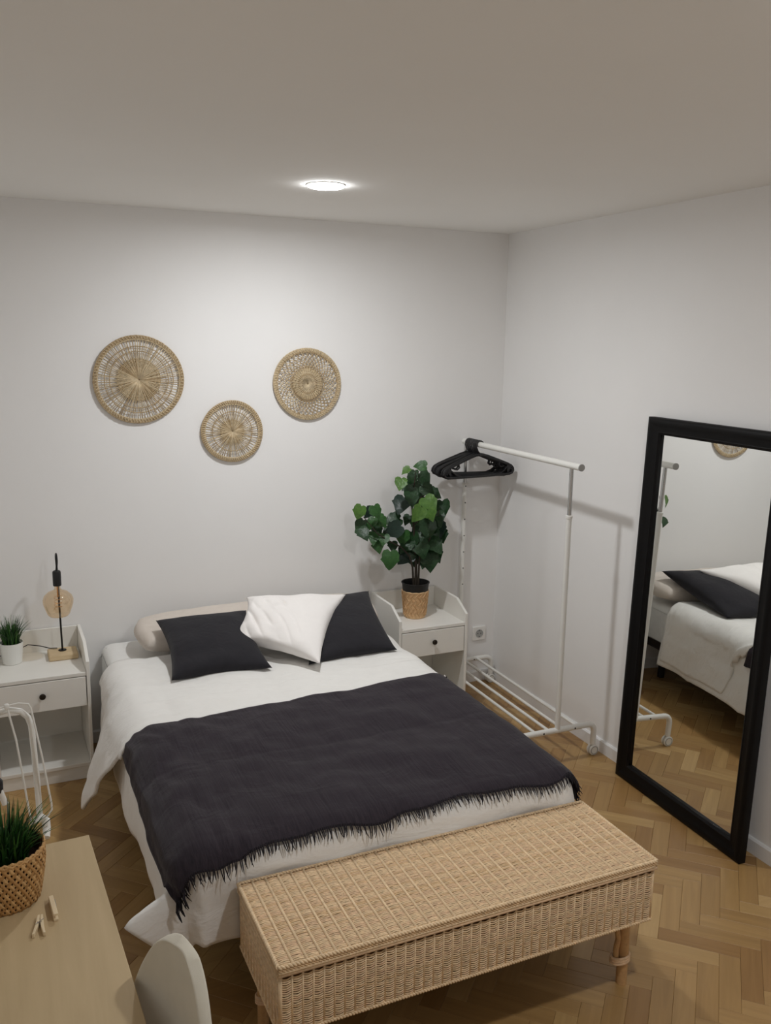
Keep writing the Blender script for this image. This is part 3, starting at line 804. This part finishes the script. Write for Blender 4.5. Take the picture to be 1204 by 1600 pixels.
# ------------------------------------------------------------------ hangers
def hanger_mb():
    b = MB(); W = .208
    # local: x across, z up, bar centre at z=0 (bar radius .0145)
    R = .021
    hook = [(R*math.cos(math.radians(a)), 0, R*math.sin(math.radians(a))-.001) for a in range(-35, 181, 18)]
    hook = hook[::1]
    hook += [(-R, 0, -.012), (-R*.6, 0, -.032), (-.002, 0, -.045), (0, 0, -.058)]
    hb = MB(); hb.tube(hook, [.0038]*(len(hook)-1)+[.0055], 8, flat=1.5, ref=(0, 1, 0))
    pts = []
    top = [(0, -.052), (.02, -.053), (.05, -.062), (.12, -.088), (.175, -.110), (.198, -.122)]
    end = [(W, -.134), (W+.002, -.146), (W-.006, -.157), (W-.02, -.162)]
    bot = [(.12, -.163), (.0, -.164)]
    half_ = top+end+bot
    full = half_ + [(-x, z) for x, z in half_[::-1][1:-1]]
    bb_ = MB(); bb_.tube([(x, 0, z) for x, z in full], .0078, 8, closed=True, flat=.85, ref=(0, 1, 0))
    for sg in (-1, 1):  # strap hooks and shoulder webs
        bb_.tube([(sg*.125, 0, -.092), (sg*.120, 0, -.112), (sg*.132, 0, -.122), (sg*.150, 0, -.118)], .0045, 6)
        bb_.add([(sg*.198, -.004, -.124), (sg*.198, .004, -.124), (sg*.17, .004, -.112), (sg*.17, -.004, -.112), (sg*.172, -.004, -.158), (sg*.172, .004, -.158)],
                [(0, 1, 2, 3), (0, 3, 4), (1, 5, 2), (2, 5, 4, 3), (0, 4, 5, 1)])
        bb_.tube([(sg*.205, 0, -.14), (sg*.17, 0, -.126), (sg*.14, 0, -.150), (sg*.10, 0, -.163)], .005, 6)
    return hb, bb_
hmb, bmb = hanger_mb()
me_h = hmb.mesh('hook', [M_BLACK_PLASTIC]); me_b = bmb.mesh('hanger_body', [M_BLACK_PLASTIC])
NH = 8
HL = ['black plastic clothes hanger nearest the room, front of the bunch', 'second black plastic hanger from the front of the bunch', 'third black plastic hanger from the front of the bunch',
      'fourth black plastic hanger from the front of the bunch', 'fourth black plastic hanger from the wall in the bunch', 'third black plastic hanger from the wall in the bunch',
      'second black plastic hanger from the wall in the bunch', 'black plastic clothes hanger nearest the wall, back of the bunch']
for i in range(NH):
    yy = LN-.150+i*.0165
    loc = RK(0, yy, 1.381-.0005)
    t = thing('clothes_hanger', HL[i], 'hanger', loc, 'black plastic hangers bunched on the clothes rack')
    rz = rng.uniform(-.05, .05); ry_ = rng.uniform(-.03, .03)
    if i == 2: rz = .16
    if i == 4: rz = -.12; ry_ = .05
    t.rotation_euler = (0, ry_, rz+.02-RK_ROT)
    for nm, me in (('hook', me_h), ('hanger_body', me_b)):
        o = bpy.data.objects.new(nm, me); COL.objects.link(o); o.parent = t

# ------------------------------------------------------------------ wall socket
b = MB(); sx0, sz0 = -.098, .283
sock = thing('wall_socket', 'white round-pin wall socket low on the back wall by the bedside table', 'socket', (sx0, -.001, sz0))
b.box(sx0-.041, sx0+.041, -.011, -.0002, sz0-.041, sz0+.041); mod_bevel(b.build('socket_plate', M_SOCKET, sock), .004, 3)
b = MB(); b.lathe([(.0235, .0), (.0235, .0025), (.0205, .0025), (.0195, .0005), (.001, .0005)], (sx0, -.011, sz0), 32, axis=(0, -1, 0), caps=(False, True)); b.build('socket_well', M_GREY_PLASTIC, sock)
b = MB()
for q in (-.0095, .0095): b.lathe([(.0032, 0), (.0032, .0006)], (sx0+q, -.0115, sz0), 12, axis=(0, -1, 0))
for q in (-1, 1): b.box(sx0-.003, sx0+.003, -.0128, -.0115, sz0+q*.019-.003, sz0+q*.019+.003)
b.build('pin_hole', M_SOCKET_IN, sock)

# ------------------------------------------------------------------ leaning mirror
ma, my, mL, mtl, mH, mps = -.0845, -1.2139, .755, .0275, 1.606, -.0406
A_ = Vector((math.sin(mps), -math.cos(mps), 0)); B_ = Vector((math.cos(mps)*math.sin(mtl), math.sin(mps)*math.sin(mtl), math.cos(mtl)))
N_ = A_.cross(B_)
if N_.x > 0: N_ = -N_
O_ = Vector((ma, my, 0.0)) 
O_ = O_ + Vector((0, 0, .001))
mir = thing('floor_mirror', 'tall black-framed floor mirror leaning on the right wall', 'mirror', tuple(O_))
def MP(a, h, n): return O_+A_*a+B_*h+N_*n
def frame_bar(c0, c1, o0, o1):
    """moulded frame member between outer corners c0->c1 (a,h) with inner corners o0,o1"""
    prof = [(0, -.034), (0, -.004), (.06, 0), (.25, .001), (.42, -.005), (.60, -.007), (.78, -.012), (.86, -.010), (1.0, -.017), (1.0, -.028)]
    b = MB(); vs = []
    for (c_, i_) in ((c0, o0), (c1, o1)):
        for f, d in prof:
            vs.append(MP(lerp(c_[0], i_[0], f), lerp(c_[1], i_[1], f), d))
    n = len(prof)
    fs = [(k, k+1, n+k+1, n+k) for k in range(n-1)]+[(n-1, 0, n, 2*n-1), tuple(range(n))[::-1], tuple(range(n, 2*n))]
    b.add(vs, fs); return b
fwid = .092
co = [(0, 0), (mL, 0), (mL, mH), (0, mH)]; ci_ = [(fwid, fwid*.85), (mL-fwid*.72, fwid*.85), (mL-fwid*.72, mH-fwid*.72), (fwid, mH-fwid*.72)]
fwid2 = .070
ci_ = [(fwid2, fwid2), (mL-fwid2, fwid2), (mL-fwid2, mH-fwid2), (fwid2, mH-fwid2)]
for k in range(4):
    b = frame_bar(co[k], co[(k+1) % 4], ci_[k], ci_[(k+1) % 4]); o = b.build('frame_bar', M_BLACK_WOOD, mir, angle=50)
b = MB(); b.add([MP(a, h, -.026) for a, h in ((fwid2-.004, fwid2-.004), (mL-fwid2+.004, fwid2-.004), (mL-fwid2+.004, mH-fwid2+.004), (fwid2-.004, mH-fwid2+.004))], [(0, 1, 2, 3)])
b.build('mirror_glass', M_MIRROR, mir, smooth=False)
b = MB(); vs = [MP(a, h, d) for d in (-.034, -.0285) for a, h in ((.01, .01), (mL-.01, .01), (mL-.01, mH-.01), (.01, mH-.01))]
b.add(vs, [(0, 1, 2, 3), (7, 6, 5, 4), (0, 4, 5, 1), (1, 5, 6, 2), (2, 6, 7, 3), (3, 7, 4, 0)]); b.build('backing_board', M_BEDBASE, mir, smooth=False)

# ------------------------------------------------------------------ wicker storage bench
bx0, bx1, by0, by1, bz0, bz1 = -2.018, -.890, -2.362, -2.010, .252, .446
bench = thing('storage_bench', 'woven rattan storage bench at the foot of the bed', 'bench', ((bx0+bx1)/2, (by0+by1)/2, 0))
def weave(b, O, U, V, N, lu, lv, ncol, pitch, rad, amp, seed, stake_r=.0036, mi_st=0, sag=.0):
    """strands along U woven over stakes along V; N outward"""
    r = np.random.RandomState(seed); O, U, V, N = [np.array(q, float) for q in (O, U, V, N)]
    rows = int(lv/pitch); seg = ncol*4
    uu = np.linspace(0, lu, seg+1); vsall = []; faces = []
    base_n = len(b.v)
    for i in range(rows):
        v0 = (i+.5)*pitch
        off = amp*(2*np.abs(np.sin(np.pi*uu/(lu/ncol)))-1.3) + r.normal(0, amp*.12, seg+1)
        vv = v0 + r.normal(0, pitch*.07, seg+1) + sag*np.abs(np.sin(np.pi*uu/(lu/ncol)))
        vv = np.clip(vv, 0, lv)
        C = O[None]+U[None]*uu[:, None]+V[None]*vv[:, None]+N[None]*(off[:, None])
        P = np.stack([C+N*rad*.85, C+V*rad, C-N*rad*.85, C-V*rad], 1).reshape(-1, 3)
        n0 = base_n+len(vsall)*(seg+1)*4
        vsall.append(P)
        mi = int(r.choice([0, 0, 1, 2]))
        for s_ in range(seg):
            a = n0+s_*4
            for k in range(4):
                k2 = (k+1) % 4
                faces.append((a+k, a+k2, a+4+k2, a+4+k)); b.m.append(mi)
    b.v += [tuple(p) for p in np.concatenate(vsall)]
    b.f += faces
    for c in range(ncol+1):
        u = c*lu/ncol
        p0 = Vector(O+U*u+N*(-.0005)); p1 = Vector(O+U*u+V*lv+N*(-.0005))
        b.tube([p0, p1], stake_r, 6, mi=mi_st)
def rope(b, p0, p1, r=.0035, turns=60, mi=0, sep=.0028):
    p0, p1 = Vector(p0), Vector(p1); d = (p1-p0).normalized()
    e1 = (Vector((0, 0, 1)) if abs(d.z) < .9 else Vector((1, 0, 0))); e1 = (e1-d*e1.dot(d)).normalized(); e2 = d.cross(e1)
    for ph in (0, math.pi):
        n = turns*6
        b.tube([p0.lerp(p1, i/n)+(e1*math.cos(2*math.pi*turns*i/n+ph)+e2*math.sin(2*math.pi*turns*i/n+ph))*sep for i in range(n+1)], r, 5, mi=mi)
zl = bz1-.030   # lid line
lx_, ly_ = bx1-bx0, by1-by0
ins = .006
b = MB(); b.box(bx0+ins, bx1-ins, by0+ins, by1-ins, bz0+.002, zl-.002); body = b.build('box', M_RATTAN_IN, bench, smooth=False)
b = MB()
weave(b, (bx0+.004, by0, bz0), (1, 0, 0), (0, 0, 1), (0, -1, 0), lx_-.008, zl-bz0-.004, 41, .0062, .0027, .0014, 1, stake_r=.0028, sag=-.002)
weave(b, (bx0+.004, by1, bz0), (1, 0, 0), (0, 0, 1), (0, 1, 0), lx_-.008, zl-bz0-.004, 41, .0066, .0028, .0022, 2)
weave(b, (bx0, by0+.004, bz0), (0, 1, 0), (0, 0, 1), (-1, 0, 0), ly_-.008, zl-bz0-.004, 13, .0060, .0028, .0016, 3)
weave(b, (bx1, by0+.004, bz0), (0, 1, 0), (0, 0, 1), (1, 0, 0), ly_-.008, zl-bz0-.004, 13, .0050, .0023, .0020, 4)
for (xa, ya) in ((bx0, by0), (bx1, by0), (bx0, by1), (bx1, by1)):
    b.tube([(xa+(.003 if xa == bx0 else -.003), ya+(.003 if ya == by0 else -.003), bz0), (xa+(.003 if xa == bx0 else -.003), ya+(.003 if ya == by0 else -.003), zl-.004)], .005, 8)
for z in (bz0+.001,):
    rope(b, (bx0, by0, z), (bx1, by0, z), turns=70); rope(b, (bx0, by1, z), (bx1, by1, z), turns=70)
    rope(b, (bx0, by0, z), (bx0, by1, z), turns=22); rope(b, (bx1, by0, z), (bx1, by1, z), turns=22)
o = b.build('box_weave', M_RATTAN, body, angle=180); o['kind'] = 'stuff'
# lid
e = .004
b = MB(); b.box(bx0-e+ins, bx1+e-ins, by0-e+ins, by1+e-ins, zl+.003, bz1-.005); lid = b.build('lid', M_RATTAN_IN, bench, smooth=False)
b = MB()
weave(b, (bx0-e, by0-e+.004, bz1-.004), (1, 0, 0), (0, 1, 0), (0, 0, 1), lx_+2*e, ly_+2*e-.008, 31, .0062, .0029, .0024, 5, stake_r=.0040, sag=-.003)
for sx_ in (0, 1):
    xq = bx0-e if sx_ == 0 else bx1+e
    rope(b, (xq, by0-e, bz1-.006), (xq, by1+e, bz1-.006), r=.0034, turns=20, sep=.003)
    for q, zz in enumerate((zl+.004, zl+.012, zl+.020)):
        b.tube([(xq, by0-e, zz), (xq, by1+e, zz)], .0042, 6, mi=q % 3)
for yq in (by0-e, by1+e):
    rope(b, (bx0-e, yq, bz1-.006), (bx1+e, yq, bz1-.006), r=.0034, turns=62, sep=.003)
    rope(b, (bx0-e, yq, bz1-.014), (bx1+e, yq, bz1-.014), r=.0030, turns=62, sep=.0028, mi=1)
    b.tube([(bx0-e+lx_*q/40*1.0, yq, zl+.010) for q in range(41)], .0052, 8, mi=0)
    b.tube([(bx0-e, yq, zl+.002), (bx1+e, yq, zl+.002)], .0046, 8, mi=2)
o = b.build('lid_weave', M_RATTAN, lid, angle=180); o['kind'] = 'stuff'
for (lxx, sgx) in ((bx0+.055, 1), (bx1-.030, -1)):
    for (lyy, sgy) in ((by0+.070, 1), (by1-.020, -1)):
        b = MB(); b.tube([(lxx, lyy, 0), (lxx, lyy, .12), (lxx+.004*sgx, lyy, bz0+.006)], [.0165, .0165, .016], 14)
        leg = b.build('leg', M_CANE, bench)
        b = MB(); b.tube([(lxx+sgx*.026, lyy, .075), (lxx+sgx*.028, lyy, .12), (lxx+sgx*.022, lyy, .155), (lxx+sgx*.03, lyy, .19), (lxx+sgx*.05, lyy, .225), (lxx+sgx*.065, lyy, bz0+.004)], .0085, 10)
        b.build('brace', M_CANE, leg)
        b = MB(); n = 22
        for zz in (.080, .088, .096):
            b.tube([(lxx+sgx*.011+.031*math.cos(2*math.pi*i/n), lyy+.0185*math.sin(2*math.pi*i/n), zz) for i in range(n)], .0044, 6, closed=True)
        b.build('binding', M_RATTAN[2], leg)

# ------------------------------------------------------------------ desk
DR = math.radians(2.2)
dz1 = .750
desk = thing('desk', 'pale oak desk with a thin flat top at the left', 'desk', (-2.41, -2.135, 0))
desk_org = Vector((-2.41, -2.135, 0))
def DK(x, y, z):  # local: x to the left (-), y toward the camera (-)
    c_, s_ = math.cos(DR), math.sin(DR); return (desk_org.x + x*c_ - y*s_, desk_org.y + x*s_ + y*c_, z)
def dbox(name, x0, x1, y0, y1, z0, z1, mat, bv=.0015):
    b = MB(); vs = [DK(x, y, z) for z in (z0, z1) for y in (y0, y1) for x in (x0, x1)]
    b.add(vs, [(0,2,3,1), (4,5,7,6), (0,1,5,4), (2,6,7,3), (0,4,6,2), (1,3,7,5)]); return mod_bevel(b.build(name, mat, desk), bv)
dbox('desktop', -.555, 0, -1.25, 0, dz1-.022, dz1, M_DESK)
for a in (-.52, -.05):
    for c_ in (-1.21, -.05):
        dbox('leg', a, a+.035, c_, c_+.035, 0, dz1-.0225, M_WHITE_METAL)
dbox('apron', -.52, -.015, -.042, -.026, dz1-.08, dz1-.0225, M_WHITE_METAL)

# basket with grass
bc = (-2.592, -2.318, dz1)
bas = thing('plant_basket', 'woven bamboo basket planter with green artificial grass on the desk', 'plant', bc)
HB = .118
def bas_r(z): f = z/HB; return .064+.014*math.sin(min(1, f)*math.pi*.62)
b = MB(); b.lathe([(.055, .002), (bas_r(.01)-.004, .006)]+[(bas_r(HB*k/8)-.004, HB*k/8) for k in range(1, 8)]+[(bas_r(HB)-.0055, HB-.004), (bas_r(.08)-.008, .080), (.001, .078)], bc, 40, caps=(True, True)); b.build('liner', M_BAMBOO_IN, bas)
b = MB(); ns = 42
for sgn in (-1, 1):
    for i in range(ns):
        vs = []; nn = 14; wa = 2*math.pi/ns*.62
        for k in range(nn+1):
            z = HB*k/nn; a = 2*math.pi*i/ns+sgn*(k/nn)*.95; rr = bas_r(z)+.0012+.0011*math.cos(math.pi*(2*ns*(k/nn)*.95/(2*math.pi)*1.0+ (i if sgn > 0 else 0)))*sgn
            for w_ in (-1, 1): vs.append((bc[0]+rr*math.cos(a+w_*wa*.5), bc[1]+rr*math.sin(a+w_*wa*.5), bc[2]+z))
        b.add(vs, [(2*k, 2*k+1, 2*k+3, 2*k+2) for k in range(nn)], (i*7+(sgn > 0)) % 2)
o = b.build('woven_strips', M_BAMBOO, bas, angle=180); o['kind'] = 'stuff'; mod_solid(o, .0012)
b = MB(); n = 34
for q, ph in ((0, 0), (1, math.pi)):
    b.tube([(bc[0]+(bas_r(HB)+.001)*math.cos(2*math.pi*i/(n*2)), bc[1]+(bas_r(HB)+.001)*math.sin(2*math.pi*i/(n*2)), bc[2]+HB-.004+.004*math.sin(math.pi*i*.5+ph)) for i in range(n*2)], .0026, 5, closed=True)
b.build('rim', M_BAMBOO, bas)
b = MB(); grass(b, (bc[0], bc[1], bc[2]+.08), .045, .125, 260, .8, random.Random(9), .006); o = b.build('grass_blades', M_GRASS, bas, angle=180); o['kind'] = 'stuff'

# clothespins
def clothespin(label, c, ang, flatp, opened):
    t = thing('clothespin', label, 'clothespin', (c[0], c[1], dz1), 'wooden clothespins on the desk')
    def Q(x, y, z):
        if flatp: x, z = x, z
        else: x, z = z-.0045, x+.0075
        ca, sa = math.cos(ang), math.sin(ang); return (c[0]+x*ca-y*sa, c[1]+x*sa+y*ca, dz1+z+.0005)
    L = .072 if not flatp else .060
    for sg in (-1, 1):
        b = MB()
        w0, w1 = (.0005, .013 if opened else .006)  # tips apart by the spring, handles spread
        ys = [-.5*L, -.16*L, .16*L, .5*L]
        inner = [w1*.62, w1*.25, w0, w0*1.2]; outer = [w1*.62+.0045, w1*.25+.006, w0+.0065, w0+.0045]
        vs = []
        for y, i_, o_ in zip(ys, inner, outer):
            for z in (0, .009): vs += [Q(sg*i_, y, z), Q(sg*o_, y, z)]
        fs = []
        for k in range(3):
            a = k*4; fs += [(a, a+1, a+5, a+4), (a+2, a+6, a+7, a+3), (a, a+4, a+6, a+2), (a+1, a+3, a+7, a+5)]
        fs += [(0, 2, 3, 1), (12, 13, 15, 14)]
        b.add(vs, fs); mod_bevel(b.build('jaw', M_PIN, t), .0007)
    b = MB(); b.tube([Vector(Q(.0042*math.cos(i*.8), .0042*math.sin(i*.8)+.1*L, .0005+i*.00042)) for i in range(24)], .0007, 5)
    b.tube([Q(-.007, -.02*L, .0097), Q(0, .1*L, .0105), Q(.007, .22*L, .0097)], .0007, 5); b.build('spring', M_STEEL, t)
clothespin('pale wooden clothespin lying flat with its handles spread', (-2.536, -2.447), math.radians(-6), True, True)
clothespin('pale wooden clothespin lying closed on its side', (-2.507, -2.402), math.radians(4), False, False)

# ------------------------------------------------------------------ white desk lamp with bent tube arm and wire guard (clamped at the far edge)
dlx, dly = -2.512, -2.085
dl = thing('desk_lamp', 'white desk lamp of bent tube and thin wire clamped behind the basket', 'lamp', (dlx, dly, dz1))
b = MB(); b.tube([(dlx+.000, dly, .788), (dlx-.002, dly, .9), (dlx-.006, dly, 1.020), (dlx-.012, dly, 1.043), (dlx-.027, dly, 1.060), (dlx-.052, dly, 1.068), (dlx-.085, dly, 1.060), (dlx-.100, dly, 1.03), (dlx-.088, dly-.0, .90), (dlx-.072, dly, .84)], .0068, 14); b.build('arm', M_WHITE_METAL, dl)
b = MB(); b.tube([(dlx-.055, dly-.018, 1.084), (dlx-.04, dly-.018, 1.0), (dlx-.020, dly-.010, .79)], .0022, 8)
b.tube([(dlx-.055, dly-.018, 1.084), (dlx-.030, dly-.016, 1.086), (dlx-.010, dly-.014, 1.080), (dlx-.005, dly-.014, 1.068), (dlx+.012, dly-.02, .95), (dlx+.026, dly-.02, .83), (dlx+.026, dly-.02, .815), (dlx+.018, dly-.02, .803), (dlx-.004, dly-.02, .792), (dlx-.022, dly-.015, .786)], .0022, 8)
b.tube([(dlx-.055, dly-.018, 1.084), (dlx-.09, dly-.018, 1.078), (dlx-.13, dly-.018, 1.06)], .0022, 8)
b.lathe([(.001, -.007), (.005, -.005), (.0062, 0), (.005, .005), (.001, .007)], (dlx-.055, dly-.018, 1.083), 12); b.build('wire_guard', M_WHITE_METAL, dl)
b = MB(); b.tube([(dlx-.014, dly-.004, .788), (dlx+.004, dly-.004, .790), (dlx+.012, dly-.006, .782), (dlx+.013, dly-.010, .765), (dlx+.010, dly-.03, .7525)], [.008, .010, .010, .009, .008], 12)
b.build('clamp', M_WHITE_METAL, dl)
b = MB(); b.lathe([(.010, 0), (.014, .004), (.0145, .028), (.011, .034), (.004, .036)], (dlx-.088, dly+.004, .868), 20); b.build('lamp_socket', M_BLACK_PLASTIC, dl)

# ------------------------------------------------------------------ chair
ch0 = Vector((-2.322, -2.80, 0.02))
chair = thing('shell_chair', 'beige upholstered shell chair with a rounded back tucked at the desk', 'chair', (ch0.x-.2, ch0.y, 0))
CA = math.radians(11)
def CH(f, l, z):  # f forward (toward desk), l lateral (+ = away from camera), z
    c_, s_ = math.cos(CA), math.sin(CA)
    return Vector((ch0.x - f*c_ - l*s_, ch0.y - f*s_ + l*c_, z))
prof = [(.50, .445), (.46, .462), (.36, .455), (.22, .435), (.12, .435), (.06, .460), (.035, .52), (.02, .60), (.008, .69), (.0, .79), (-.008, .885)]
def prof_at(v):
    x = v*(len(prof)-1); i = min(int(x), len(prof)-2); f = x-i
    p = [Vector(prof[max(0, min(len(prof)-1, i+k))]) for k in (-1, 0, 1, 2)]
    return .5*((2*p[1])+(-p[0]+p[2])*f+(2*p[0]-5*p[1]+4*p[2]-p[3])*f*f+(-p[0]+3*p[1]-3*p[2]+p[3])*f**3)
def shell(u, v):
    a = u*2-1
    if v > .45: v = .45+.55*math.sin((v-.45)/.55*math.pi/2*.93)/math.sin(math.pi/2*.93)*.992
    p = prof_at(v)
    wv = .225
    if v > .45:
        k = (v-.45)/.55; wv = .208*math.sqrt(max(0., 1-k**2.6))+.017*(1-k)
    if v < .12: wv = .225*(math.sqrt(1-(1-v/.12)**2)*.35+.65)
    wv = max(wv, .002)
    lift = a*a*wv/.225
    back = smoothstep(.35, .6, v)
    f = p[0]+lift*.030*back; z = p[1]+lift*.045*(1-back)
    return CH(f, a*wv, z)
b = MB(); b.grid(29, 44, shell); o = b.build('seat_shell', M_CHAIR, chair, angle=180); mod_solid(o, .022, 0)
mod_sub(o, 1)
M_LEGWOOD = mat_wood('beech_leg', (190, 156, 112), (212, 180, 136), 2, .5)
for f in (.10, .42):
    for l in (-.17, .17):
        b = MB(); b.tube([CH(.26+(f-.26)*1.25, l*1.25, 0), CH(f, l*.8, .425)], [.010, .016], 12); b.build('leg', M_LEGWOOD, chair)
b = MB(); b.tube([CH(.10, -.136, .415), CH(.10, .136, .415), CH(.42, .136, .415), CH(.42, -.136, .415)], .008, 8, closed=True); b.build('under_frame', M_BLACK_METAL, chair)
